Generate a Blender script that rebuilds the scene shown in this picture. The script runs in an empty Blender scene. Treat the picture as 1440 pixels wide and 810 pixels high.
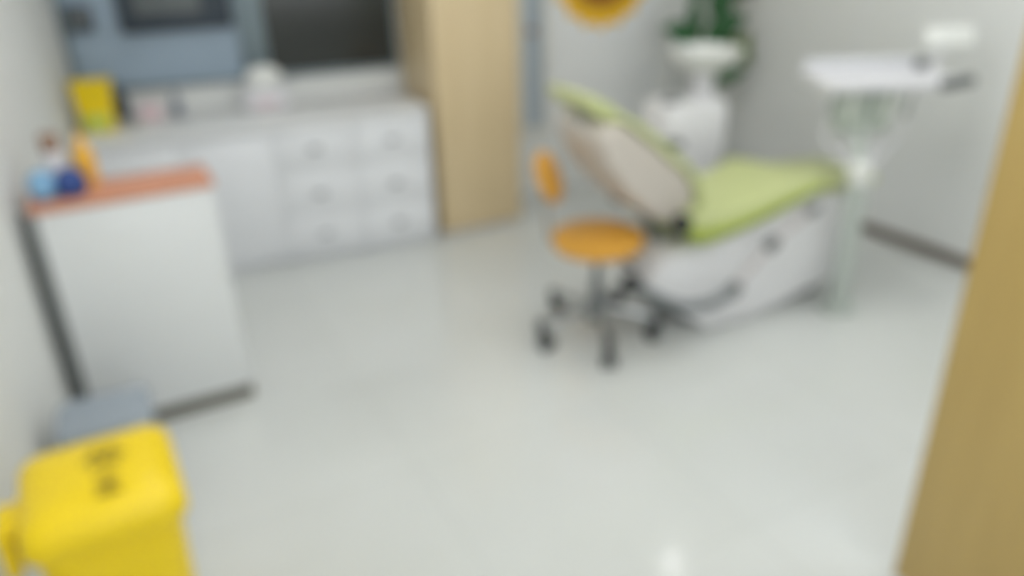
import bpy, bmesh, math, random
from mathutils import Vector, Matrix
random.seed(7)
PI = math.pi
R = math.radians
COL = bpy.context.scene.collection

# ------------------------------------------------------------------ materials
def srgb(r, g, b):
    def f(c):
        c /= 255.0
        return c / 12.92 if c <= 0.04045 else ((c + 0.055) / 1.055) ** 2.4
    return (f(r), f(g), f(b), 1.0)

def mat(name, rgb, rough=0.5, metal=0.0, var=0.05, scale=8.0, bump=0.0, emit=None, spec=0.5, trans=0.0, coat=0.0):
    m = bpy.data.materials.new(name)
    m.use_nodes = True
    nt = m.node_tree
    p = nt.nodes['Principled BSDF']
    base = srgb(*rgb)
    p.inputs['Roughness'].default_value = rough
    p.inputs['Metallic'].default_value = metal
    p.inputs['Specular IOR Level'].default_value = spec
    p.inputs['Transmission Weight'].default_value = trans
    p.inputs['Coat Weight'].default_value = coat
    tc = nt.nodes.new('ShaderNodeTexCoord')
    nz = nt.nodes.new('ShaderNodeTexNoise')
    nz.inputs['Scale'].default_value = scale
    nz.inputs['Detail'].default_value = 3
    nt.links.new(tc.outputs['Object'], nz.inputs['Vector'])
    mx = nt.nodes.new('ShaderNodeMix')
    mx.data_type = 'RGBA'
    mx.inputs[6].default_value = tuple(min(1, c * (1 - var)) for c in base[:3]) + (1,)
    mx.inputs[7].default_value = tuple(min(1, c * (1 + var)) for c in base[:3]) + (1,)
    nt.links.new(nz.outputs['Fac'], mx.inputs[0])
    nt.links.new(mx.outputs[2], p.inputs['Base Color'])
    if bump:
        b = nt.nodes.new('ShaderNodeBump')
        b.inputs['Strength'].default_value = bump
        b.inputs['Distance'].default_value = 0.002
        n2 = nt.nodes.new('ShaderNodeTexNoise')
        n2.inputs['Scale'].default_value = scale * 30
        nt.links.new(tc.outputs['Object'], n2.inputs['Vector'])
        nt.links.new(n2.outputs['Fac'], b.inputs['Height'])
        nt.links.new(b.outputs['Normal'], p.inputs['Normal'])
    if emit:
        p.inputs['Emission Color'].default_value = (0.985, 0.99, 0.985, 1)
        p.inputs['Emission Strength'].default_value = emit
    return m

def wood(name, light, dark, rough=0.4):
    m = bpy.data.materials.new(name)
    m.use_nodes = True
    nt = m.node_tree
    p = nt.nodes['Principled BSDF']
    p.inputs['Roughness'].default_value = rough
    tc = nt.nodes.new('ShaderNodeTexCoord')
    mp = nt.nodes.new('ShaderNodeMapping')
    mp.inputs['Scale'].default_value = (9, 9, 0.7)
    nz = nt.nodes.new('ShaderNodeTexNoise')
    nz.inputs['Scale'].default_value = 2.2
    nz.inputs['Detail'].default_value = 6
    nz.inputs['Distortion'].default_value = 0.8
    mx = nt.nodes.new('ShaderNodeMix')
    mx.data_type = 'RGBA'
    mx.inputs[6].default_value = srgb(*dark)
    mx.inputs[7].default_value = srgb(*light)
    nt.links.new(tc.outputs['Object'], mp.inputs['Vector'])
    nt.links.new(mp.outputs['Vector'], nz.inputs['Vector'])
    nt.links.new(nz.outputs['Fac'], mx.inputs[0])
    nt.links.new(mx.outputs[2], p.inputs['Base Color'])
    return m

def tile_mat():
    m = bpy.data.materials.new('polished_tile')
    m.use_nodes = True
    nt = m.node_tree
    p = nt.nodes['Principled BSDF']
    p.inputs['Roughness'].default_value = 0.13
    tc = nt.nodes.new('ShaderNodeTexCoord')
    mp = nt.nodes.new('ShaderNodeMapping')
    mp.inputs['Rotation'].default_value = (0, 0, R(-27))
    mp.inputs['Location'].default_value = (0.1, 0.25, 0)
    br = nt.nodes.new('ShaderNodeTexBrick')
    br.offset = 0.0
    br.inputs['Scale'].default_value = 1.0
    br.inputs['Brick Width'].default_value = 0.8
    br.inputs['Row Height'].default_value = 0.8
    br.inputs['Mortar Size'].default_value = 0.002
    br.inputs['Color1'].default_value = srgb(*FLOOR_A)
    br.inputs['Color2'].default_value = srgb(*FLOOR_B)
    br.inputs['Mortar'].default_value = srgb(196, 199, 196)
    nz = nt.nodes.new('ShaderNodeTexNoise')
    nz.inputs['Scale'].default_value = 1.3
    nz.inputs['Detail'].default_value = 5
    mx = nt.nodes.new('ShaderNodeMix')
    mx.data_type = 'RGBA'
    mx.blend_type = 'MULTIPLY'
    mx.inputs[0].default_value = 1.0
    cr = nt.nodes.new('ShaderNodeValToRGB')
    cr.color_ramp.elements[0].color = (0.95, 0.95, 0.93, 1)
    cr.color_ramp.elements[0].position = 0.3
    cr.color_ramp.elements[1].color = (1, 1, 1, 1)
    cr.color_ramp.elements[1].position = 0.7
    nt.links.new(tc.outputs['Object'], mp.inputs['Vector'])
    nt.links.new(mp.outputs['Vector'], br.inputs['Vector'])
    nt.links.new(tc.outputs['Object'], nz.inputs['Vector'])
    nt.links.new(nz.outputs['Fac'], cr.inputs['Fac'])
    nt.links.new(br.outputs['Color'], mx.inputs[6])
    nt.links.new(cr.outputs['Color'], mx.inputs[7])
    nt.links.new(mx.outputs[2], p.inputs['Base Color'])
    return m

FLOOR_A = (213, 216, 214)
FLOOR_B = (211, 214, 212)
M = dict(
    floor=tile_mat(),
    wall=mat('white_wall_paint', (226, 228, 226), 0.7, var=0.015, scale=2, bump=0.05),
    ceil=mat('white_ceiling_paint', (235, 236, 236), 0.8, var=0.01),
    frame=mat('grey_aluminium_frame', (120, 134, 140), 0.4, 0.3),
    white_frame=mat('white_frame', (224, 223, 214), 0.45),
    blue_glass=mat('blue_grey_window_glass', (150, 168, 184), 0.3, var=0.16, scale=3.5),
    dark_glass=mat('black_window_glass', (48, 51, 48), 0.14, var=0.2, scale=3),
    pale_glass=mat('pale_blue_glass', (174, 186, 196), 0.3, var=0.05),
    skirting=mat('dark_brown_skirting', (104, 92, 78), 0.4, var=0.1),
    cab=mat('white_lacquer', (230, 232, 235), 0.35, var=0.012),
    carcass=mat('cabinet_grey_carcass', (224, 226, 230), 0.5),
    top=mat('white_quartz', (228, 229, 229), 0.25, var=0.02, scale=30),
    handle=mat('brushed_steel_handle', (142, 144, 146), 0.35, 0.6),
    wood_light=wood('pale_oak', (224, 204, 166), (208, 186, 144)),
    wood_door=wood('honey_oak', (200, 172, 106), (180, 152, 90)),
    ped=mat('white_panel', (224, 227, 228), 0.35, var=0.012),
    terra=mat('terracotta_laminate', (206, 146, 118), 0.45, var=0.1),
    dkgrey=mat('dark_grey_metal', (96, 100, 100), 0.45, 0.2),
    gap_shade=mat('gap_shade_grey', (112, 116, 115), 0.45, 0.1),  # shade of the gap beside the side cabinet, put into the colour
    plinth=mat('dark_plinth', (98, 95, 82), 0.5, var=0.1),
    yellow=mat('yellow_plastic', (240, 208, 0), 0.38, var=0.02),
    mark=mat('grey_print', (172, 150, 40), 0.6),
    greylid=mat('blue_grey_plastic', (150, 160, 170), 0.4, var=0.08),
    darkbag=mat('dark_grey_bin_plastic', (112, 116, 122), 0.45, var=0.06),
    orange=mat('orange_vinyl', (220, 162, 62), 0.4, var=0.05),
    chrome=mat('chrome', (190, 194, 196), 0.22, 1.0, var=0.02),
    steel=mat('grey_steel', (120, 124, 126), 0.35, 0.7),
    black=mat('black_rubber', (38, 42, 44), 0.5, var=0.1),
    green=mat('lime_green_vinyl', (198, 206, 146), 0.38, var=0.03),
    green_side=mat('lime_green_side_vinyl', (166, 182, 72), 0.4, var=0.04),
    beige=mat('beige_plastic_shell', (206, 198, 188), 0.4, var=0.02),
    chair_white=mat('white_chair_enamel', (236, 236, 238), 0.3, var=0.012),
    pillar=mat('pale_green_grey_enamel', (186, 194, 188), 0.35, var=0.02),
    tray=mat('white_tray_plastic', (226, 226, 230), 0.35, var=0.015),
    holder=mat('smoked_green_acrylic', (176, 186, 174), 0.3, var=0.04),
    hose=mat('grey_hose', (112, 118, 120), 0.45, var=0.06),
    hose_pale=mat('pale_pink_grey_hose', (206, 198, 198), 0.45),
    ceramic=mat('white_ceramic', (232, 234, 230), 0.15, var=0.01),
    leaf=mat('dark_green_leaf', (44, 92, 52), 0.4, var=0.3, scale=6),
    leaf2=mat('olive_green_leaf', (92, 112, 58), 0.4, var=0.25, scale=6),
    soil=mat('potting_soil', (70, 56, 44), 0.9, var=0.3, scale=40),
    petal=mat('yellow_petal_print', (246, 190, 38), 0.6, var=0.15, scale=5),
    seedhead=mat('brown_seedhead_print', (158, 100, 30), 0.7, var=0.3, scale=30),
    paper=mat('white_poster_paper', (234, 236, 236), 0.6, var=0.01),
    lightblue=mat('light_blue_fabric', (130, 176, 212), 0.6, var=0.08),
    navy=mat('royal_blue_fabric', (44, 72, 136), 0.6, var=0.12),
    amber=mat('amber_plastic', (236, 182, 62), 0.35, var=0.05),
    brown=mat('brown_glass', (150, 120, 100), 0.3, var=0.1),
    label_green=mat('yellow_green_label', (196, 212, 96), 0.5),
    pinkish=mat('pale_pink_carton', (224, 200, 206), 0.5),
    slate=mat('slate_blue_plastic', (130, 138, 152), 0.4),
    screen=mat('grey_viewer_screen', (100, 106, 108), 0.3),
    viewer=mat('dark_slate_frame', (52, 62, 72), 0.4, var=0.1),
    lamp=mat('lamp_diffuser', (255, 255, 255), 0.5, emit=9.0),
    downlamp=mat('downlight_diffuser', (255, 255, 255), 0.5, emit=90.0),
)

# ------------------------------------------------------------------ mesh helpers
def bm_new():
    return bmesh.new()

def bevel(bm, w, seg=2, geom=None, ang=30):
    es = [e for e in (geom or bm.edges) if e.is_valid and len(e.link_faces) == 2 and e.calc_face_angle(0) > R(ang)]
    if w > 0 and es:
        bmesh.ops.bevel(bm, geom=es, offset=w, segments=seg, profile=0.5, affect='EDGES', clamp_overlap=True)

def join(dst, src):
    me = bpy.data.meshes.new('tmp')
    src.to_mesh(me)
    src.free()
    dst.from_mesh(me)
    bpy.data.meshes.remove(me)
    return dst

def box(bm, lo, hi, bev=0.0, seg=2, rot=None, about=None):
    b = bm_new()
    bmesh.ops.create_cube(b, size=1)
    c = [(lo[i] + hi[i]) / 2 for i in range(3)]
    s = [abs(hi[i] - lo[i]) for i in range(3)]
    bmesh.ops.scale(b, vec=s, verts=b.verts)
    bevel(b, bev, seg)
    bmesh.ops.translate(b, vec=c, verts=b.verts)
    if rot:
        bmesh.ops.rotate(b, cent=about or c, matrix=rot, verts=b.verts)
    return join(bm, b)

def prism(bm, prof, y0, y1, bev=0.0, seg=3):
    """profile of (x, z) points, counter-clockwise, pushed from y0 to y1"""
    b = bm_new()
    f = b.faces.new([b.verts.new((x, y0, z)) for x, z in prof])
    r = bmesh.ops.extrude_face_region(b, geom=[f])
    bmesh.ops.translate(b, vec=(0, y1 - y0, 0), verts=[v for v in r['geom'] if isinstance(v, bmesh.types.BMVert)])
    bmesh.ops.recalc_face_normals(b, faces=b.faces)
    bevel(b, bev, seg, ang=20)
    return join(bm, b)

def outline(bm, pts, z0, z1, bev=0.0, seg=3):
    """plan outline of (x, y) points pushed from z0 to z1"""
    b = bm_new()
    f = b.faces.new([b.verts.new((x, y, z0)) for x, y in pts])
    r = bmesh.ops.extrude_face_region(b, geom=[f])
    bmesh.ops.translate(b, vec=(0, 0, z1 - z0), verts=[v for v in r['geom'] if isinstance(v, bmesh.types.BMVert)])
    bmesh.ops.recalc_face_normals(b, faces=b.faces)
    bevel(b, bev, seg, ang=40)
    return join(bm, b)

def rrect(cx, cy, w, d, r, n=6):
    pts = []
    for sx, sy, a0 in ((1, 1, 0), (-1, 1, 90), (-1, -1, 180), (1, -1, 270)):
        for k in range(n + 1):
            a = R(a0 + 90 * k / n)
            pts.append((cx + sx * (w / 2 - r) + r * math.cos(a), cy + sy * (d / 2 - r) + r * math.sin(a)))
    return pts

def loft(bm, rings, cap=True):
    b = bm_new()
    vs = [[b.verts.new(p) for p in r] for r in rings]
    n = len(vs[0])
    for a, c in zip(vs, vs[1:]):
        for k in range(n):
            b.faces.new((a[k], a[(k + 1) % n], c[(k + 1) % n], c[k]))
    if cap:
        b.faces.new(list(reversed(vs[0])))
        b.faces.new(vs[-1])
    bmesh.ops.recalc_face_normals(b, faces=b.faces)
    return join(bm, b)

def lathe(bm, prof, n=32, c=(0, 0, 0), axis=None):
    rings = []
    for r, z in prof:
        rings.append([Vector((r * math.cos(2 * PI * k / n), r * math.sin(2 * PI * k / n), z)) for k in range(n)])
    q = Vector((0, 0, 1)).rotation_difference(Vector(axis)) if axis else None
    out = []
    for ring in rings:
        out.append([(q @ p if q else p) + Vector(c) for p in ring])
    return loft(bm, out)

def cyl(bm, a, b, r, r2=None, n=20):
    a, b = Vector(a), Vector(b)
    return lathe(bm, [(r, 0), (r if r2 is None else r2, (b - a).length)], n, a, (b - a))

def smooth_path(pts, n=8):
    P = [Vector(p) for p in pts]
    out = []
    for i in range(len(P) - 1):
        p0, p1, p2, p3 = P[max(i - 1, 0)], P[i], P[i + 1], P[min(i + 2, len(P) - 1)]
        for k in range(n):
            t = k / n
            out.append(0.5 * ((2 * p1) + (p2 - p0) * t + (2 * p0 - 5 * p1 + 4 * p2 - p3) * t * t + (-p0 + 3 * p1 - 3 * p2 + p3) * t ** 3))
    out.append(P[-1])
    return out

def tube(bm, pts, r, n=12, smooth=True):
    P = smooth_path(pts) if smooth else [Vector(p) for p in pts]
    rings = []
    up = Vector((0.13, 0.31, 0.94)).normalized()
    for i, p in enumerate(P):
        t = (P[min(i + 1, len(P) - 1)] - P[max(i - 1, 0)]).normalized()
        s = t.cross(up)
        s = s.normalized() if s.length > 1e-4 else t.orthogonal().normalized()
        u = s.cross(t).normalized()
        rr = r(i / (len(P) - 1)) if callable(r) else r
        rings.append([p + s * rr * math.cos(2 * PI * k / n) + u * rr * math.sin(2 * PI * k / n) for k in range(n)])
    return loft(bm, rings)

def obj(name, bm, m, parent=None, smooth=True, label=None):
    me = bpy.data.meshes.new(name)
    bm.to_mesh(me)
    bm.free()
    if smooth:
        for p in me.polygons:
            p.use_smooth = True
        me.set_sharp_from_angle(angle=R(38))
    o = bpy.data.objects.new(name, me)
    COL.objects.link(o)
    me.materials.append(M[m] if isinstance(m, str) else m)
    if parent:
        o.parent = parent
    if label:
        o['label'] = label
    return o

def tag(o, label, cat, group=None):
    o['label'] = label
    o['category'] = cat
    if group:
        o['group'] = group
    return o

def thing(name, label, cat, loc=(0, 0, 0), rz=0.0, group=None):
    o = bpy.data.objects.new(name, None)
    o.empty_display_size = 0.1
    COL.objects.link(o)
    o.location = loc
    o.rotation_euler = (0, 0, R(rz))
    return tag(o, label, cat, group)

def copy_tree(o, parent=None):
    c = o.copy()
    COL.objects.link(c)
    if parent:
        c.parent = parent
    for ch in list(o.children):
        copy_tree(ch, c)
    return c

def struct(name, bm, m, loc=(0, 0, 0), rz=0.0, parent=None):
    o = obj(name, bm, m, parent)
    o.location = loc
    o.rotation_euler = (0, 0, R(rz))
    if not parent:
        o['kind'] = 'structure'
    return o

# ------------------------------------------------------------------ the room
H = 2.7
CAB = (-0.437, 4.382)          # front right foot of the cabinet run
CA = 21.0                      # its direction
def cabw(s, n, z=0.0):
    c, q = math.cos(R(CA)), math.sin(R(CA))
    return (CAB[0] + s * c - n * q, CAB[1] + s * q + n * c, z)
WALL_N = 0.6
A = cabw(-1.815, WALL_N)[:2]                    # back left corner
SK = (2.11, 4.338)                             # a point of the right wall's foot
RD = (math.cos(R(-62)), math.sin(R(-62)))
# corner of back wall and right wall
def isect(p, d, q, e):
    k = ((q[0] - p[0]) * e[1] - (q[1] - p[1]) * e[0]) / (d[0] * e[1] - d[1] * e[0])
    return (p[0] + d[0] * k, p[1] + d[1] * k)
K = isect(A, (math.cos(R(CA)), math.sin(R(CA))), SK, RD)
B = (A[0] + 0.358 * 6.4, A[1] - 0.934 * 6.4)
D = (SK[0] + RD[0] * 6.2, SK[1] + RD[1] * 6.2)

def wall(name, p, q, m='wall', h=H, t=0.12):
    ang = math.degrees(math.atan2(q[1] - p[1], q[0] - p[0]))
    L = math.hypot(q[0] - p[0], q[1] - p[1])
    bm = bm_new()
    box(bm, (0, 0, 0), (L, t, h))
    return struct(name, bm, m, (p[0], p[1], 0), ang)

b = bm_new(); outline(b, [B, D, K, A], -0.08, 0.0); struct('floor', b, 'floor')
b = bm_new(); outline(b, [B, D, K, A], H, H + 0.1); struct('ceiling', b, 'ceil')
wall('wall_back', A, K)
wall('wall_right', K, D)
# entrance wall behind the camera, with a wide window opening added to bring in fill daylight
FA = math.degrees(math.atan2(B[1] - D[1], B[0] - D[0]))
FL = math.hypot(B[0] - D[0], B[1] - D[1])
b = bm_new()
box(b, (0, 0, 0), (1.9, 0.12, H)); box(b, (FL - 0.5, 0, 0), (FL, 0.12, H))
box(b, (1.9, 0, 0), (FL - 0.5, 0.12, 0.75)); box(b, (1.9, 0, 2.45), (FL - 0.5, 0.12, H))
struct('wall_front', b, 'wall', (D[0], D[1], 0), FA)
b = bm_new()
for x0, x1, z0, z1 in ((1.9, FL - 0.5, 0.75, 0.79), (1.9, FL - 0.5, 2.41, 2.45), (1.9, 1.94, 0.79, 2.41), (FL - 0.54, FL - 0.5, 0.79, 2.41), (FL / 2 + 0.68, FL / 2 + 0.72, 0.79, 2.41)):
    box(b, (x0, 0.03, z0), (x1, 0.09, z1), 0.003)
struct('fill_window', b, 'white_frame', (D[0], D[1], 0), FA)
wall('wall_left', B, A)

# dark skirting at the foot of the right wall
b = bm_new(); box(b, (0.0, -0.014, 0.0), (5.6, 0.0, 0.06), 0.003)
struct('baseboard_right', b, 'skirting', (SK[0] - RD[0] * 1.2, SK[1] - RD[1] * 1.2, 0), -62)
# vertical joint strip of the wall panelling
b = bm_new(); box(b, (-0.238, -0.003, 0.06), (-0.228, 0.0, H))
struct('trim_1', b, 'carcass', (SK[0], SK[1], 0), -62)

# wide window over the counter: blue-grey pane and black pane (cabinet frame of reference)
b = bm_new()
y0, y1 = WALL_N - 0.03, WALL_N
zb, zt = 0.962, 1.75
box(b, (-1.79, y0, zb - 0.025), (-0.012, y1, zb), 0.004)
box(b, (-1.79, y0, zt), (-0.012, y1, zt + 0.04), 0.004)
box(b, (-1.79, y0, zb), (-1.755, y1, zt), 0.004)
box(b, (-0.03, y0, zb), (-0.012, y1, zt), 0.004)
box(b, (-0.915, y0 - 0.012, zb), (-0.765, y1, zt), 0.006)
w1 = struct('window_1', b, 'frame', (CAB[0], CAB[1], 0), CA)
b = bm_new(); box(b, (-1.757, y1 - 0.014, zb - 0.002), (-0.913, y1 - 0.004, zt + 0.002)); obj('window_pane', b, 'blue_glass', w1, label='blue-grey glass pane')
b = bm_new(); box(b, (-0.767, y1 - 0.014, zb - 0.002), (-0.028, y1 - 0.004, zt + 0.002)); obj('window_pane', b, 'dark_glass', w1, label='black glass pane')

# narrow window at the right of the wardrobe
b = bm_new()
for x0, x1, z0, z1 in ((0.775, 0.815, 0.44, 1.8), (0.955, 0.985, 0.44, 1.8), (0.775, 0.985, 0.42, 0.46), (0.775, 0.985, 1.8, 1.84)):
    box(b, (x0, y0, z0), (x1, y1, z1), 0.003)
w2 = struct('window_2', b, 'white_frame', (CAB[0], CAB[1], 0), CA)
b = bm_new(); box(b, (0.813, y1 - 0.012, 0.45), (0.957, y1 - 0.004, 1.81)); obj('window_pane', b, 'pale_glass', w2)
b = bm_new(); box(b, (0.845, y1 - 0.03, 1.06), (0.905, y1 - 0.01, 1.10), 0.006); obj('window_latch', b, 'brown', w2, label='brown latch')

# open wooden door beside the camera
b = bm_new(); box(b, (0, 0, 0.006), (0.86, 0.045, 2.06), 0.003)
door = struct('door_1', b, 'wood_door', (1.076, 1.672, 0), -58)
b = bm_new()
cyl(b, (0.80, 0.0, 1.02), (0.80, -0.05, 1.02), 0.012)
cyl(b, (0.80, -0.045, 1.02), (0.68, -0.045, 1.02), 0.010)
lathe(b, [(0.026, 0), (0.026, 0.006)], 24, (0.80, 0.0, 1.02), (0, -1, 0))
obj('door_handle', b, 'chrome', door)

# ------------------------------------------------------------------ ceiling lights
def ceiling_light(x, y, label, w=0.6):
    t = thing('ceiling_light', label, 'ceiling light', (x, y, H), 26, 'square panel lights in the ceiling')
    f = bm_new()
    for a in (0, 1):
        for s in (-1, 1):
            if a: box(f, (-w / 2, s * w / 2 - 0.02, -0.03), (w / 2, s * w / 2 + 0.02, 0), 0.002)
            else: box(f, (s * w / 2 - 0.02, -w / 2, -0.03), (s * w / 2 + 0.02, w / 2, 0), 0.002)
    obj('frame', f, 'white_frame', t)
    d = bm_new(); box(d, (-w / 2, -w / 2, -0.02), (w / 2, w / 2, -0.012))
    obj('diffuser', d, 'lamp', t)
    return t
for x, y, l in ((-1.0, 3.1, 'square panel light in the ceiling above the side cabinet'),
                (0.35, 3.35, 'square panel light in the ceiling above the orange stool'),
                (1.9, 3.5, 'square panel light in the ceiling above the dental chair foot'),
                (-0.55, 1.55, 'square panel light in the ceiling above the yellow bin'),
                (0.75, 1.7, 'square panel light in the ceiling above the open floor'),
                (2.5, 1.6, 'square panel light in the ceiling by the right wall'),
                (0.15, 0.0, 'square panel light in the ceiling by the entrance'),
                (1.9, 0.1, 'square panel light in the ceiling behind the wooden door')):
    ceiling_light(x, y, l)
t = thing('downlight', 'small round downlight in the ceiling above the dental chair', 'ceiling light', (1.147, 4.417, H))
b = bm_new(); lathe(b, [(0.05, 0), (0.05, -0.012), (0.038, -0.02), (0.034, -0.008)], 32); obj('rim', b, 'white_frame', t)
b = bm_new(); lathe(b, [(0.033, -0.006), (0.033, -0.012)], 32); obj('diffuser', b, 'downlamp', t)

# ------------------------------------------------------------------ cabinets along the back wall
def cabinet_body(parent, w, d, h):
    b = bm_new()
    box(b, (-w, 0.022, 0.05), (0, d, h))
    obj('body', b, 'carcass', parent)
    b = bm_new(); box(b, (-w + 0.003, 0.035, 0), (-0.003, d, 0.052)); obj('kickboard', b, 'cab', parent)

def pull(parent, x, z):
    b = bm_new()
    box(b, (x - 0.03, -0.018, z - 0.011), (x + 0.03, -0.009, z + 0.011), 0.004)
    cyl(b, (x - 0.018, 0.002, z), (x - 0.018, -0.012, z), 0.006, n=12)
    cyl(b, (x + 0.018, 0.002, z), (x + 0.018, -0.012, z), 0.006, n=12)
    obj('handle', b, 'handle', parent)

def drawer_unit(s, label):
    w = 0.425
    t = thing('drawer_cabinet', label, 'cabinet', cabw(s, 0), CA, 'white drawer cabinets under the counter')
    cabinet_body(t, w, 0.58, 0.768)
    for z0, z1 in ((0.521, 0.768), (0.268, 0.518), (0.050, 0.265)):
        d = bm_new(); box(d, (-w + 0.0015, 0.0, z0), (-0.0015, 0.022, z1), 0.002)
        dr = obj('drawer', d, 'cab', t)
        pull(dr, -w / 2 - 0.005, (z0 + z1) / 2)
    return t
drawer_unit(-0.007, 'white three-drawer cabinet beside the wooden wardrobe')
drawer_unit(-0.433, 'white three-drawer cabinet next to the plain-door cabinet')
t = thing('door_cabinet', 'white cabinet with plain doors at the left end of the counter', 'cabinet', cabw(-0.859, 0), CA)
cabinet_body(t, 0.945, 0.58, 0.768)
for x0, x1 in ((-0.9435, -0.4715), (-0.4685, -0.0015)):
    d = bm_new(); box(d, (x0, 0.0, 0.052), (x1, 0.022, 0.762), 0.003); obj('door', d, 'cab', t)
b = bm_new(); box(b, (-1.81, -0.018, 0.77), (-0.007, 0.598, 0.805), 0.006)
o = obj('countertop', b, 'top'); o.location = cabw(0, 0); o.rotation_euler = (0, 0, R(CA))
tag(o, 'long white counter on top of the drawer and door cabinets', 'countertop')

# wardrobe
t = thing('wardrobe', 'tall pale wood wardrobe between the drawers and the narrow window', 'wardrobe', (-0.397, 4.418, 0), 26.5)
b = bm_new(); outline(b, [(0, 0.02), (0.522, 0.02), (0.522, 0.49), (0, 0.54)], 0.03, 2.1, 0.003); obj('body', b, 'wood_light', t)
b = bm_new(); box(b, (0.001, 0, 0.032), (0.521, 0.02, 2.098), 0.003); obj('door', b, 'wood_light', t)
b = bm_new(); box(b, (0.01, 0.03, 0), (0.512, 0.48, 0.032)); obj('plinth', b, 'carcass', t)

# ------------------------------------------------------------------ things on the counter
ZC = 0.805
t = thing('sharps_box', 'yellow medical waste box with green label at left end of counter', 'box', (-2.10, 4.03, ZC), CA - 4)
b = bm_new()
loft(b, [[(x, y, z) for x, y in rrect(0, 0, w, d, 0.02)] for w, d, z in ((0.15, 0.11, 0.0), (0.155, 0.115, 0.02), (0.175, 0.13, 0.22), (0.175, 0.13, 0.225))])
obj('body', b, 'yellow', t)
b = bm_new(); outline(b, rrect(0, 0, 0.19, 0.145, 0.022), 0.225, 0.255, 0.008); obj('lid', b, 'yellow', t)
b = bm_new(); box(b, (-0.06, -0.0645, 0.018), (0.06, -0.055, 0.09), 0.001); obj('label_sticker', b, 'label_green', t, label='pale green label')

b = bm_new()
box(b, (-0.055, -0.03, 0), (0.055, 0.03, 0.075), 0.004)
o = obj('carton', b, 'pinkish'); o.location = cabw(-1.44, 0.44, ZC); o.rotation_euler = (0, 0, R(CA + 8))
tag(o, 'small pale pink carton standing on the counter near the yellow box', 'box')
t = thing('bottle', 'slate blue bottle on the counter right of the pink carton', 'bottle', cabw(-1.30, 0.42, ZC))
b = bm_new(); lathe(b, [(0.026, 0), (0.028, 0.004), (0.028, 0.085), (0.012, 0.105), (0.012, 0.112)], 28); obj('body', b, 'slate', t)
b = bm_new(); lathe(b, [(0.014, 0.108), (0.014, 0.135), (0.011, 0.138)], 24); obj('cap', b, 'slate', t)
t = thing('soap_dispenser', 'dark grey dispenser at the back of the counter by the yellow box', 'dispenser', cabw(-1.58, 0.52, ZC))
b = bm_new(); lathe(b, [(0.034, 0), (0.036, 0.005), (0.036, 0.12), (0.014, 0.14), (0.014, 0.15)], 28); obj('body', b, 'viewer', t)
b = bm_new(); cyl(b, (0, 0, 0.15), (0, 0, 0.18), 0.006, n=12); box(b, (-0.05, -0.008, 0.178), (0.012, 0.008, 0.192), 0.004); obj('pump', b, 'viewer', t)

t = thing('tissue_box', 'white tissue box with a tissue pulled up, in front of the window', 'tissue box', cabw(-0.825, 0.47, ZC), CA)
b = bm_new(); box(b, (-0.125, -0.06, 0), (0.125, 0.06, 0.1), 0.012); obj('carton', b, 'tray', t)
b = bm_new(); box(b, (-0.07, -0.062, 0.012), (0.06, -0.0595, 0.042), 0.0008); obj('label_band', b, 'pinkish', t, label='pale pink band')
b = bm_new()
rings = []
for k, (w, d, z) in enumerate(((0.06, 0.012, 0.098), (0.085, 0.03, 0.13), (0.10, 0.04, 0.16), (0.075, 0.03, 0.195), (0.03, 0.012, 0.215))):
    rings.append([(w * math.cos(a) * (1 + 0.12 * math.sin(5 * a + k)), d * math.sin(a) * (1 + 0.3 * math.sin(4 * a + 2 * k)), z + 0.01 * math.sin(3 * a + k)) for a in [2 * PI * i / 28 for i in range(28)]])
loft(b, rings); obj('tissue', b, 'ceramic', t)

# viewer on the blue window and dark box beside it
t = thing('film_viewer', 'dark framed film viewer with grey screen on the blue window', 'film viewer', cabw(-1.215, WALL_N - 0.03, 1.235), CA)
b = bm_new(); box(b, (-0.285, -0.035, 0.0), (0.285, 0.0, 0.42), 0.015); obj('housing', b, 'viewer', t)
b = bm_new(); box(b, (-0.20, -0.039, 0.085), (0.13, -0.033, 0.36), 0.004); obj('screen', b, 'screen', t)
t = thing('wall_box', 'small dark wall box at the left edge of the blue window', 'wall box', cabw(-1.685, WALL_N - 0.03, 1.262), CA)
b = bm_new(); box(b, (-0.065, -0.035, 0), (0.065, 0.0, 0.13), 0.012); obj('housing', b, 'viewer', t)
b = bm_new(); box(b, (-0.045, -0.04, 0.03), (0.045, -0.034, 0.1), 0.003); obj('front_panel', b, 'screen', t)

# ------------------------------------------------------------------ low white pedestal
PD = (-1.363, 2.569); PA = 28
t = thing('side_cabinet', 'low white side cabinet with terracotta top and dark plinth', 'cabinet', (PD[0], PD[1], 0), PA)
b = bm_new(); box(b, (-0.235, 0.012, 0.055), (0.33, 0.19, 0.895), 0.003); obj('body', b, 'carcass', t)
b = bm_new(); box(b, (-0.235, 0.0, 0.058), (0.33, 0.013, 0.893), 0.003); obj('door', b, 'ped', t)
b = bm_new(); box(b, (-0.235, 0.004, 0.0), (0.335, 0.19, 0.056)); obj('plinth', b, 'plinth', t, label='dark brown plinth')
b = bm_new(); box(b, (-0.278, 0.0, 0.0), (-0.236, 0.02, 0.905), 0.003); obj('gap_shade_strip', b, 'gap_shade', t, label='dark grey strip in place of the shaded gap')  # dark strip standing in for shade in the gap at the wall
b = bm_new(); box(b, (-0.255, -0.006, 0.895), (0.337, 0.225, 0.925), 0.006); obj('top', b, 'terra', t, label='terracotta top')
def pedw(s, n, z):
    c, q = math.cos(R(PA)), math.sin(R(PA))
    return (PD[0] + s * c - n * q, PD[1] + s * q + n * c, z)
ZP = 0.925
t = thing('pouch', 'blue cloth pouch, half light and half royal blue, on the side cabinet', 'pouch', pedw(-0.150, 0.075, ZP), PA)
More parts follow.
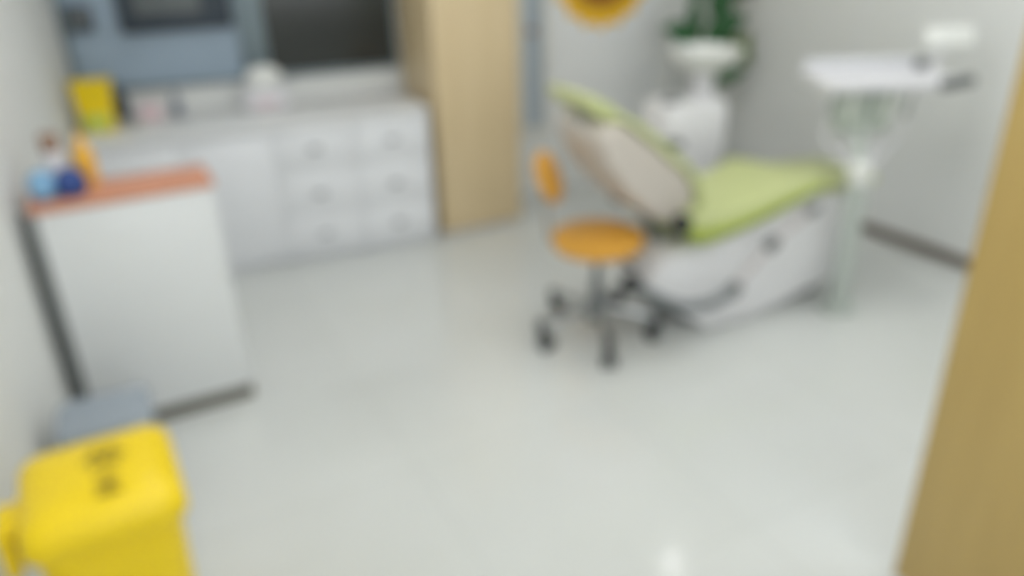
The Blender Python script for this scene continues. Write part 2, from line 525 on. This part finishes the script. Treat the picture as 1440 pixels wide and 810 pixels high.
def blob(w, d, h, seed, n=24):
    b = bm_new()
    rings = []
    for z, s in ((0, .62), (.08, .85), (.3, 1), (.55, .98), (.8, .8), (.95, .5), (1.0, .2)):
        rings.append([(w * s * math.cos(a) * (1 + .07 * math.sin(3 * a + seed)), d * s * math.sin(a) * (1 + .07 * math.sin(4 * a + seed * 2)), h * z) for a in [2 * PI * i / n for i in range(n)]])
    return loft(b, rings)
o = obj('light_half', blob(0.047, 0.05, 0.098, 1.0), 'lightblue', t, label='light blue half'); o.location = (-0.045, 0.0, 0)
o = obj('dark_half', blob(0.05, 0.05, 0.096, 2.2), 'navy', t, label='royal blue half'); o.location = (0.038, -0.004, 0)
t = thing('squeeze_bottle', 'amber squeeze bottle standing behind the blue pouch', 'bottle', pedw(-0.055, 0.185, ZP), PA)
b = bm_new(); lathe(b, [(0.032, 0), (0.036, 0.006), (0.036, 0.1), (0.03, 0.125), (0.014, 0.14), (0.014, 0.148)], 28); obj('body', b, 'amber', t)
b = bm_new(); lathe(b, [(0.017, 0.144), (0.016, 0.165), (0.007, 0.172), (0.005, 0.195)], 20); obj('cap', b, 'amber', t)
t = thing('jar', 'small white jar with brown lid behind the blue pouch', 'jar', pedw(-0.145, 0.180, ZP), PA)
b = bm_new(); lathe(b, [(0.03, 0), (0.032, 0.005), (0.032, 0.125), (0.026, 0.14)], 28); obj('body', b, 'tray', t)
b = bm_new(); lathe(b, [(0.031, 0.135), (0.031, 0.19), (0.028, 0.194)], 28); obj('lid', b, 'brown', t, label='brown lid')

# ------------------------------------------------------------------ bins in the near left corner
t = thing('pedal_bin', 'yellow pedal bin with grey hazard mark on its lid', 'bin', (-0.947, 1.424, 0), 29)
BW, BD = 0.325, 0.335
b = bm_new()
loft(b, [[(x, y, z) for x, y in rrect(0, 0, BW * s, BD * s, 0.06)] for s, z in ((0.76, 0), (0.79, 0.015), (0.91, 0.555), (0.91, 0.57))])
obj('body', b, 'yellow', t)
b = bm_new()
loft(b, [[(x, y, z) for x, y in rrect(0, 0, BW * s, BD * s, r * 0.75)] for s, z, r in
         ((0.99, 0.565, 0.065), (1.02, 0.573, 0.068), (1.02, 0.602, 0.068), (0.99, 0.622, 0.066), (0.92, 0.637, 0.062), (0.75, 0.649, 0.05), (0.45, 0.656, 0.03), (0.1, 0.658, 0.006))])
lid = obj('lid', b, 'yellow', t)
b = bm_new()
box(b, (-0.205, -0.05, 0.565), (-0.145, 0.05, 0.605), 0.012)
box(b, (-0.215, -0.06, 0.47), (-0.185, 0.06, 0.60), 0.01)
obj('hinge_grip', b, 'yellow', t)
b = bm_new(); box(b, (-0.05, -0.205, 0.012), (0.05, -0.12, 0.03), 0.006); obj('pedal', b, 'black', t)
# hazard trefoil and caption bars on the lid
b = bm_new()
def ringpatch(b, cx, cy, r0, r1, a0, a1, z, n=20, th=0.0015):
    for k in range(n):
        p = []
        for r, a in ((r0, k), (r1, k), (r1, k + 1), (r0, k + 1)):
            an = R(a0 + (a1 - a0) * a / n)
            p.append((cx + r * math.cos(an), cy + r * math.sin(an)))
        outline(b, p, z, z + th)
for k in range(3):
    an = R(90 + 120 * k)
    ringpatch(b, 0.02 + 0.026 * math.cos(an), 0.030 + 0.026 * math.sin(an), 0.015, 0.026, 90 + 120 * k + 35, 90 + 120 * k + 325, 0.655, th=0.0045)
ringpatch(b, 0.02, 0.030, 0.027, 0.034, 0, 360, 0.655, 32, th=0.0045)
for k in range(3):
    yy = -0.040 - 0.03 * k
    box(b, (-0.006, yy - 0.011, 0.652), (0.046, yy - 0.006, 0.6592))
    box(b, (0.0, yy - 0.001, 0.652), (0.040, yy + 0.004, 0.6592))
    box(b, (0.017, yy - 0.013, 0.652), (0.023, yy + 0.009, 0.6592))
mk = obj('hazard_mark', b, 'mark', lid, label='grey hazard mark'); 

t = thing('waste_bin', 'grey waste bin behind the yellow pedal bin', 'bin', (-1.29, 2.065, 0), 26)
b = bm_new()
loft(b, [[(x, y, z) for x, y in rrect(0, 0, 0.255 * s, 0.225 * s, 0.035)] for s, z in ((0.8, 0), (0.82, 0.01), (1.0, 0.34), (1.0, 0.35))])
obj('body', b, 'darkbag', t)
b = bm_new()
loft(b, [[(x, y, z) for x, y in rrect(0, 0, 0.275 * s, 0.24 * s, 0.04 * s)] for s, z in ((0.98, 0.345), (1.0, 0.352), (1.0, 0.372), (0.94, 0.384), (0.6, 0.392), (0.1, 0.394))])
obj('lid', b, 'greylid', t)

# ------------------------------------------------------------------ orange stool
t = thing('swivel_stool', 'orange swivel stool with small backrest on five dark castors', 'stool', (0.380, 3.165, 0))
b = bm_new()
lathe(b, [(0.05, 0.432), (0.172, 0.434), (0.194, 0.444), (0.204, 0.466), (0.199, 0.489), (0.180, 0.502), (0.10, 0.507), (0.01, 0.509)], 48)
obj('seat', b, 'orange', t)
b = bm_new(); lathe(b, [(0.10, 0.415), (0.11, 0.420), (0.11, 0.433)], 32); obj('seat_plate', b, 'steel', t)
b = bm_new(); lathe(b, [(0.028, 0.10), (0.028, 0.27), (0.018, 0.272), (0.018, 0.418)], 24); lathe(b, [(0.042, 0.085), (0.042, 0.165), (0.032, 0.18)], 24)
obj('column', b, 'steel', t)
b = bm_new(); tube(b, [(0.06, 0.0, 0.41), (0.10, -0.09, 0.41), (0.14, -0.16, 0.40)], 0.008); obj('height_lever', b, 'black', t)
# five feet with castors: leg tip angle, swivel offset of the castor
for k, off in enumerate(((0.02, -0.02), (0.0, -0.02), (-0.022, 0.0), (-0.02, -0.015), (0.02, 0.015))):
    an = R(203 + 72 * k)
    ex, ey = 0.275 * math.cos(an), 0.275 * math.sin(an)
    b = bm_new()
    tube(b, [(0.03 * math.cos(an), 0.03 * math.sin(an), 0.14), (ex * 0.5, ey * 0.5, 0.132), (ex, ey, 0.108)], lambda u: 0.021 - 0.005 * u, 12)
    leg = obj('leg', b, 'chrome', t)
    b = bm_new()
    lathe(b, [(0.014, 0.045), (0.014, 0.085), (0.024, 0.09), (0.024, 0.128), (0.018, 0.134)], 18, (ex, ey, 0))
    dx, dy = ex + off[0], ey + off[1]
    d = Vector((off[0], off[1], 0)).normalized()
    px, py = -d.y, d.x
    for q in (-1, 1):
        lathe(b, [(0.022, -0.011), (0.031, -0.009), (0.031, 0.009), (0.022, 0.011)], 24, (dx + px * 0.016 * q, dy + py * 0.016 * q, 0.031), (px, py, 0))
    lathe(b, [(0.024, -0.013), (0.024, 0.013)], 20, (ex + off[0] * 0.5, ey + off[1] * 0.5, 0.048), (px, py, 0))
    obj('castor', b, 'black', leg, label='dark castor')
# backrest on a bent bar
b = bm_new(); tube(b, [(-0.06, 0.03, 0.424), (-0.15, 0.05, 0.424), (-0.205, 0.06, 0.45), (-0.218, 0.06, 0.54), (-0.228, 0.06, 0.67)], 0.011, 14); obj('back_bar', b, 'chrome', t)
b = bm_new()
rings = []
for u in range(11):
    f = -1 + 2 * u / 10
    q = math.sqrt(max(0.03, 1 - abs(f) ** 2.6))
    rings.append([(0.030 * math.cos(a) * q, 0.115 * q * math.sin(a), 0.115 * f) for a in [2 * PI * i / 28 for i in range(28)]])
loft(b, rings)
bmesh.ops.rotate(b, cent=(0, 0, 0), matrix=Matrix.Rotation(R(-22), 3, 'Y'), verts=b.verts)
bmesh.ops.rotate(b, cent=(0, 0, 0), matrix=Matrix.Rotation(R(-22), 3, 'Z'), verts=b.verts)
bmesh.ops.translate(b, vec=(-0.208, 0.06, 0.74), verts=b.verts)
obj('backrest', b, 'orange', t)

# ------------------------------------------------------------------ dental chair
OC = (0.765, 3.087); OA = 26
def chw(x, y, z=0.0):
    c, q = math.cos(R(OA)), math.sin(R(OA))
    return (OC[0] + x * c - y * q, OC[1] + x * q + y * c, z)
t = thing('dental_chair', 'lime green dental chair with beige back shell on a white base', 'dental chair', (OC[0], OC[1], 0), OA)
# base body, narrowing to a rounded nose under the back
b = bm_new()
prism(b, [(0.15, 0.0), (0.45, 0.0), (0.98, 0.10), (1.00, 0.14), (1.01, 0.46), (0.98, 0.545), (0.72, 0.555), (0.40, 0.475), (0.12, 0.43), (-0.02, 0.415), (-0.10, 0.35), (-0.13, 0.26), (-0.08, 0.18), (0.07, 0.07)], 0.01, 0.45, 0.035, 4)
for v in b.verts:
    if v.co.x < 0.15:
        f = 1 - 0.45 * min(1, (0.15 - v.co.x) / 0.32) ** 1.5
        v.co.y = 0.23 + (v.co.y - 0.23) * f
obj('base', b, 'chair_white', t)
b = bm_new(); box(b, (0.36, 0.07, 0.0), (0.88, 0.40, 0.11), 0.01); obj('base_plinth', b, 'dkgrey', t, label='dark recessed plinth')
# seat cushion
b = bm_new()
prism(b, [(-0.06, 0.555), (0.0, 0.495), (0.06, 0.478), (0.22, 0.494), (0.42, 0.535), (0.70, 0.598), (0.77, 0.615), (0.78, 0.645), (0.70, 0.655), (0.45, 0.605), (0.25, 0.575), (0.10, 0.575), (0.0, 0.61)], -0.01, 0.45, 0.026, 4)
for v in b.verts:
    if v.co.x > 0.5:
        v.co.x -= 0.16 * max(0, v.co.y) / 0.45 * (v.co.x - 0.5) / 0.28
obj('seat', b, 'green', t)
b = bm_new()
prism(b, [(-0.03, 0.51), (0.02, 0.472), (0.08, 0.462), (0.24, 0.480), (0.44, 0.520), (0.70, 0.582), (0.74, 0.60), (0.74, 0.622), (0.44, 0.562), (0.24, 0.525), (0.06, 0.523), (-0.02, 0.55)], -0.022, 0.40, 0.01, 3)
obj('seat_border', b, 'green_side', t, label='darker green seat border')
b = bm_new()
prism(b, [(0.76, 0.56), (1.08, 0.55), (1.12, 0.565), (1.11, 0.595), (0.78, 0.61)], 0.0, 0.38, 0.018, 3)
obj('leg_rest', b, 'green', t)
# backrest
b = bm_new()
prism(b, [(-0.05, 0.545), (0.04, 0.60), (0.055, 0.68), (0.0, 0.765), (-0.15, 0.895), (-0.28, 0.995), (-0.34, 1.02), (-0.40, 1.01), (-0.43, 0.96), (-0.38, 0.85), (-0.30, 0.74), (-0.22, 0.655), (-0.13, 0.58)], 0.05, 0.42, 0.05, 4)
obj('back_shell', b, 'beige', t, label='beige back shell')
b = bm_new()
prism(b, [(0.065, 0.60), (0.085, 0.62), (0.075, 0.70), (0.012, 0.795), (-0.14, 0.925), (-0.27, 1.022), (-0.33, 1.048), (-0.345, 1.03), (-0.28, 0.994), (-0.15, 0.893), (0.0, 0.763), (0.054, 0.685)], 0.03, 0.44, 0.010, 3)
obj('back_cushion', b, 'green', t)
# headrest
b = bm_new()
prism(b, [(-0.30, 1.040), (-0.36, 1.085), (-0.43, 1.125), (-0.48, 1.130), (-0.48, 1.105), (-0.43, 1.055), (-0.36, 1.015), (-0.31, 1.010)], 0.09, 0.38, 0.016, 3)
hr = obj('headrest', b, 'green', t)
b = bm_new(); tube(b, [(-0.33, 0.235, 0.96), (-0.40, 0.235, 0.995), (-0.42, 0.235, 1.05)], 0.016); obj('headrest_bar', b, 'chrome', hr)
# hinge covers and armrest
for y in (-0.03, 0.43):
    b = bm_new()
    lathe(b, [(0.045, 0), (0.045, 0.03), (0.035, 0.038)], 32, (-0.065, y, 0.575), (0, 1, 0))
    obj('hinge_cover', b, 'black', t, label='dark hinge cover')
b = bm_new(); tube(b, [(0.10, 0.45, 0.50), (0.10, 0.49, 0.60), (0.16, 0.495, 0.735)], 0.016); arm = obj('armrest', b, 'chrome', t)
b = bm_new(); prism(b, [(0.12, 0.742), (0.30, 0.728), (0.32, 0.742), (0.30, 0.768), (0.14, 0.788), (0.10, 0.772)], 0.465, 0.525, 0.012, 3); obj('arm_pad', b, 'dkgrey', arm)
# under-back lift strut
b = bm_new(); cyl(b, (0.0, 0.235, 0.40), (-0.12, 0.235, 0.64), 0.022); obj('lift_strut', b, 'hose', t)
# grey hose along the near side with dark couplings
b = bm_new(); tube(b, [(-0.30, 0.0, 0.352), (-0.19, -0.035, 0.278), (-0.08, -0.05, 0.215), (0.02, -0.05, 0.187), (0.12, -0.05, 0.182), (0.23, -0.05, 0.215)], 0.022, 14); obj('hose', b, 'hose', t, label='dark grey hose')
b = bm_new(); tube(b, [(0.22, -0.045, 0.21), (0.32, -0.04, 0.30), (0.44, -0.035, 0.395), (0.57, -0.03, 0.46), (0.69, -0.02, 0.50)], 0.012, 12); obj('tube', b, 'hose_pale', t, label='pale tube')
for c, r, ax in (((-0.295, -0.005, 0.352), 0.036, (-0.6, 0, 0.7)), ((0.23, -0.045, 0.215), 0.028, (0.7, 0, 0.55)), ((0.435, -0.036, 0.39), 0.027, (0.7, 0, 0.5)), ((0.68, -0.022, 0.50), 0.018, (0.7, 0, 0.3))):
    b = bm_new(); lathe(b, [(r * .7, -0.035), (r, -0.028), (r, 0.028), (r * .7, 0.035)], 20, c, ax); obj('coupling', b, 'dkgrey' if r < 0.03 else 'black', t, label='dark coupling')

# ------------------------------------------------------------------ instrument delivery unit
PX = chw(0.83, -0.115)
t = thing('delivery_unit', 'white dental instrument tray on a grey-green pillar at the chair foot', 'dental unit', (PX[0], PX[1], 0), 0)
b = bm_new(); outline(b, rrect(0, 0, 0.16, 0.14, 0.04), 0.0, 0.03, 0.008); outline(b, rrect(0, 0, 0.085, 0.075, 0.025), 0.028, 0.64, 0.006); obj('pillar', b, 'pillar', t)
b = bm_new(); tube(b, [(0, 0, 0.60), (0.01, 0.03, 0.70), (0.04, 0.16, 0.82), (0.08, 0.26, 0.92), (0.08, 0.28, 1.01)], 0.028, 16); obj('arm', b, 'pillar', t)
b = bm_new(); lathe(b, [(0.03, 0.62), (0.055, 0.635), (0.055, 0.71), (0.04, 0.725)], 28); obj('arm_joint', b, 'ceramic', t, label='white arm joint')
tx0, tx1 = 1.40 - PX[0], 2.00 - PX[0]
ty0, ty1 = 3.46 - PX[1], 3.84 - PX[1]
b = bm_new()
outline(b, rrect((tx0 + tx1) / 2, (ty0 + ty1) / 2, tx1 - tx0, ty1 - ty0, 0.05), 1.005, 1.06, 0.018)
tray = obj('tray', b, 'tray', t)
b = bm_new()
box(b, (tx0 + 0.02, ty1 - 0.05, 1.058), (tx1 - 0.04, ty1 - 0.02, 1.10), 0.01)
obj('back_rail', b, 'carcass', tray, label='grey back rail')
b = bm_new()
tube(b, [(tx1 - 0.08, ty0 + 0.03, 1.03), (tx1 - 0.06, ty0 - 0.03, 1.045), (tx1 + 0.03, ty0 - 0.01, 1.055)], 0.026, 14)
obj('handle', b, 'dkgrey', tray, label='dark grey handle')
b = bm_new(); lathe(b, [(0.028, 0), (0.032, 0.01), (0.028, 0.045), (0.01, 0.05)], 24, (tx1 - 0.06, ty1 - 0.12, 1.058)); obj('knob', b, 'steel', tray)
# small white screen on a stem at the tray's far right
b = bm_new(); cyl(b, (tx1 + 0.02, ty1 - 0.05, 1.03), (tx1 + 0.08, ty1 - 0.02, 1.15), 0.012)
outline(b, rrect(tx1 + 0.01, ty1 - 0.05, 0.08, 0.06, 0.02), 1.02, 1.05, 0.004)
st = obj('screen_stem', b, 'tray', t)
b = bm_new(); box(b, (tx1 - 0.02, ty1 - 0.03, 1.13), (tx1 + 0.22, ty1 + 0.0, 1.235), 0.012, rot=Matrix.Rotation(R(-20), 3, 'X')); obj('screen', b, 'ceramic', st, label='small white screen')
# instrument holder below the near edge, with handpieces and hoses
b = bm_new(); prism(b, [(tx0 + 0.09, 0.82), (tx0 + 0.33, 0.82), (tx0 + 0.37, 1.008), (tx0 + 0.07, 1.008)], ty0 + 0.05, ty0 + 0.075, 0.006); obj('holder', b, 'holder', t, label='grey-green instrument holder')
for k in range(5):
    x = tx0 + 0.06 + 0.085 * k
    b = bm_new()
    lathe(b, [(0.006, 0), (0.009, 0.03), (0.011, 0.08), (0.013, 0.13), (0.008, 0.14)], 18, (x, ty0 + 0.02, 1.02), (0, 0.25, -1))
    hp = obj('handpiece', b, 'ceramic' if k % 2 else 'chrome', t)
    b = bm_new()
    tube(b, [(x, ty0 + 0.055, 0.89), (x - 0.01, ty0 + 0.06, 0.80), (x * 0.5, ty0 * 0.6 + 0.03, 0.72), (0.0, 0.02, 0.66 - 0.005 * k)], 0.009, 10)
    obj('hose', b, 'tray', hp)

# ------------------------------------------------------------------ cuspidor unit behind the chair
c0 = chw(0.70, 0.97)
t = thing('cuspidor', 'white spittoon unit with round basin behind the green chair', 'spittoon', (c0[0], c0[1], 0), OA)
b = bm_new()
loft(b, [[(x, y, z) for x, y in rrect(0, 0, w, d, 0.06)] for w, d, z in ((0.36, 0.28, 0.0), (0.36, 0.28, 0.5), (0.40, 0.30, 0.62), (0.40, 0.30, 0.80), (0.37, 0.27, 0.83))])
obj('cabinet', b, 'chair_white', t)
b = bm_new(); lathe(b, [(0.07, 0.82), (0.06, 0.87), (0.065, 0.96)], 32, (0.14, 0.03, 0)); obj('basin_stem', b, 'tray', t)
b = bm_new(); lathe(b, [(0.06, 0.955), (0.13, 0.98), (0.185, 1.03), (0.20, 1.075), (0.192, 1.08), (0.17, 1.035), (0.11, 0.995), (0.03, 0.985)], 48, (0.14, 0.03, 0)); obj('basin', b, 'ceramic', t)
b = bm_new(); tube(b, [(-0.02, 0.10, 0.82), (-0.02, 0.10, 1.00), (0.0, 0.09, 1.08), (0.05, 0.07, 1.07), (0.07, 0.06, 1.05)], 0.009, 12); obj('water_spout', b, 'chrome', t)
b = bm_new(); cyl(b, (-0.12, -0.03, 0.82), (-0.12, -0.03, 0.845), 0.045); obj('cup_rest', b, 'steel', t)

# ------------------------------------------------------------------ sunflower poster, plant
t = thing('poster', 'white poster of a large yellow sunflower on the back wall', 'poster', cabw(1.385, WALL_N - 0.006, 0.42), CA)
b = bm_new(); box(b, (-0.385, -0.002, 0.0), (0.43, 0.005, 1.55), 0.001); obj('sheet', b, 'paper', t)
b = bm_new()
SF = (0.0, 1.045)
n = 18
for layer, (rad, off, yy) in enumerate(((0.42, 0.0, -0.0035), (0.385, 0.5, -0.005))):
    for k in range(n):
        a = 2 * PI * (k + off) / n - PI / 2
        d = Vector((math.cos(a), math.sin(a)))
        s = Vector((-d.y, d.x))
        pts = []
        for u, w in ((0.25, 0.03), (0.5, 0.065), (0.72, 0.07), (0.88, 0.05), (1.0, 0.0), (0.88, -0.05), (0.72, -0.07), (0.5, -0.065), (0.25, -0.03)):
            p = d * rad * u + s * w
            pts.append((SF[0] + p.x * 0.92, SF[1] + p.y))
        prism(b, pts, yy, -0.0015 if layer == 0 else -0.0036)
obj('petals', b, 'petal', t, label='yellow petals', smooth=False)
b = bm_new(); lathe(b, [(0.262, 0), (0.262, 0.0045), (0.02, 0.006)], 40, (SF[0], -0.002, SF[1]), (0, -1, 0)); obj('flower_centre', b, 'seedhead', t, label='brown flower centre')

t = thing('potted_plant', 'dark green broad-leaved plant in the corner behind the spittoon', 'plant', (1.32, 5.22, 0))
b = bm_new(); lathe(b, [(0.10, 0), (0.11, 0.01), (0.145, 0.30), (0.155, 0.30), (0.155, 0.33), (0.14, 0.33), (0.135, 0.29), (0.02, 0.285)], 40); obj('pot', b, 'ceramic', t)
b = bm_new(); lathe(b, [(0.128, 0.282), (0.135, 0.295), (0.01, 0.30)], 32); obj('soil', b, 'soil', t)
def leaf(parent, base, tip, w, m, droop=0.05):
    base, tip = Vector(base), Vector(tip)
    ax = tip - base
    # blade faces roughly up and towards the room
    face = Vector((-0.15, -0.85, 0.55))
    side = ax.cross(face).normalized()
    up = side.cross(ax).normalized()
    b = bm_new()
    N = 12
    rows = []
    for i in range(N + 1):
        u = i / N
        ww = w * (math.sin(PI * u ** 0.8) ** 0.8 if 0 < u < 1 else 0.02) 
        c = base + ax * u + up * (droop * math.sin(PI * u))
        rows.append([c + side * ww * q + up * (0.25 * ww * abs(q) + e) for q in (-1, -.5, 0, .5, 1) for e in (0,)])
    top = [[b.verts.new(p + up * 0.0012) for p in r] for r in rows]
    bot = [[b.verts.new(p - up * 0.0012) for p in r] for r in rows]
    for i in range(N):
        for k in range(4):
            b.faces.new((top[i][k], top[i][k + 1], top[i + 1][k + 1], top[i + 1][k]))
            b.faces.new((bot[i][k + 1], bot[i][k], bot[i + 1][k], bot[i + 1][k + 1]))
        for k in (0, 4):
            b.faces.new((top[i][k], top[i + 1][k], bot[i + 1][k], bot[i][k]))
    for i in (0, N):
        for k in range(4):
            b.faces.new((top[i][k], top[i][k + 1], bot[i][k + 1], bot[i][k]))
    bmesh.ops.recalc_face_normals(b, faces=b.faces)
    obj('leaf', b, m, parent)
LEAVES = [
    ((-0.10, 0.0, 0.86), (-0.26, -0.05, 1.07), 0.085, 'leaf'),
    ((-0.10, 0.0, 0.95), (-0.33, -0.06, 1.03), 0.07, 'leaf'),
    ((-0.09, 0.0, 0.98), (-0.15, -0.04, 1.20), 0.05, 'leaf'),
    ((0.03, 0.0, 0.86), (0.06, -0.05, 1.14), 0.085, 'leaf'),
    ((0.04, 0.0, 1.04), (0.05, -0.03, 1.36), 0.08, 'leaf'),
    ((0.05, 0.0, 0.98), (0.20, -0.08, 1.09), 0.075, 'leaf'),
    ((0.10, -0.02, 0.95), (0.25, -0.10, 0.80), 0.075, 'leaf2'),
    ((0.10, -0.02, 0.76), (0.24, -0.10, 0.98), 0.07, 'leaf2'),
    ((0.06, -0.02, 0.68), (0.22, -0.10, 0.76), 0.06, 'leaf'),
    ((-0.08, 0.0, 1.18), (-0.16, -0.03, 1.42), 0.07, 'leaf'),
    ((0.10, 0.0, 1.18), (0.22, -0.03, 1.36), 0.07, 'leaf'),
]
LEAVES = [((a[0], a[1], a[2] + 0.06), (c[0], c[1], c[2] + 0.06), w, m) for a, c, w, m in LEAVES]
b = bm_new()
for base, tip, w, m in LEAVES:
    tube(b, [(base[0] * 0.15, base[1] * 0.15, 0.29), (base[0] * 0.35, base[1] * 0.3, 0.55), base], 0.007, 8)
obj('stems', b, 'leaf2', t)
for base, tip, w, m in LEAVES:
    leaf(t, base, tip, w, m, 0.02)

# ------------------------------------------------------------------ camera
cam = bpy.data.cameras.new('camera')
co = bpy.data.objects.new('camera', cam)
COL.objects.link(co)
cam.sensor_fit = 'HORIZONTAL'
cam.sensor_width = 36.0
cam.lens = 1100.0 / 1440.0 * 36.0
cam.clip_start = 0.05
pitch, roll = R(25.4065), R(-1.6083)
co.matrix_world = Matrix.Translation((0, 0, 1.75)) @ Matrix.Rotation(R(90) - pitch, 4, 'X') @ Matrix.Rotation(roll, 4, 'Z')
cam.dof.use_dof = True
cam.dof.focus_distance = 0.26
cam.dof.aperture_fstop = 3.6
bpy.context.scene.camera = co

# ------------------------------------------------------------------ world and view
w = bpy.data.worlds.new('world')
bpy.context.scene.world = w
w.use_nodes = True
w.node_tree.nodes['Background'].inputs['Color'].default_value = (0.93, 0.97, 1.0, 1)
w.node_tree.nodes['Background'].inputs['Strength'].default_value = 3.2
vs = bpy.context.scene.view_settings
vs.view_transform = 'Standard'
vs.look = 'None'
vs.gamma = 1.0
vs.use_curve_mapping = False
vs.exposure = -0.04
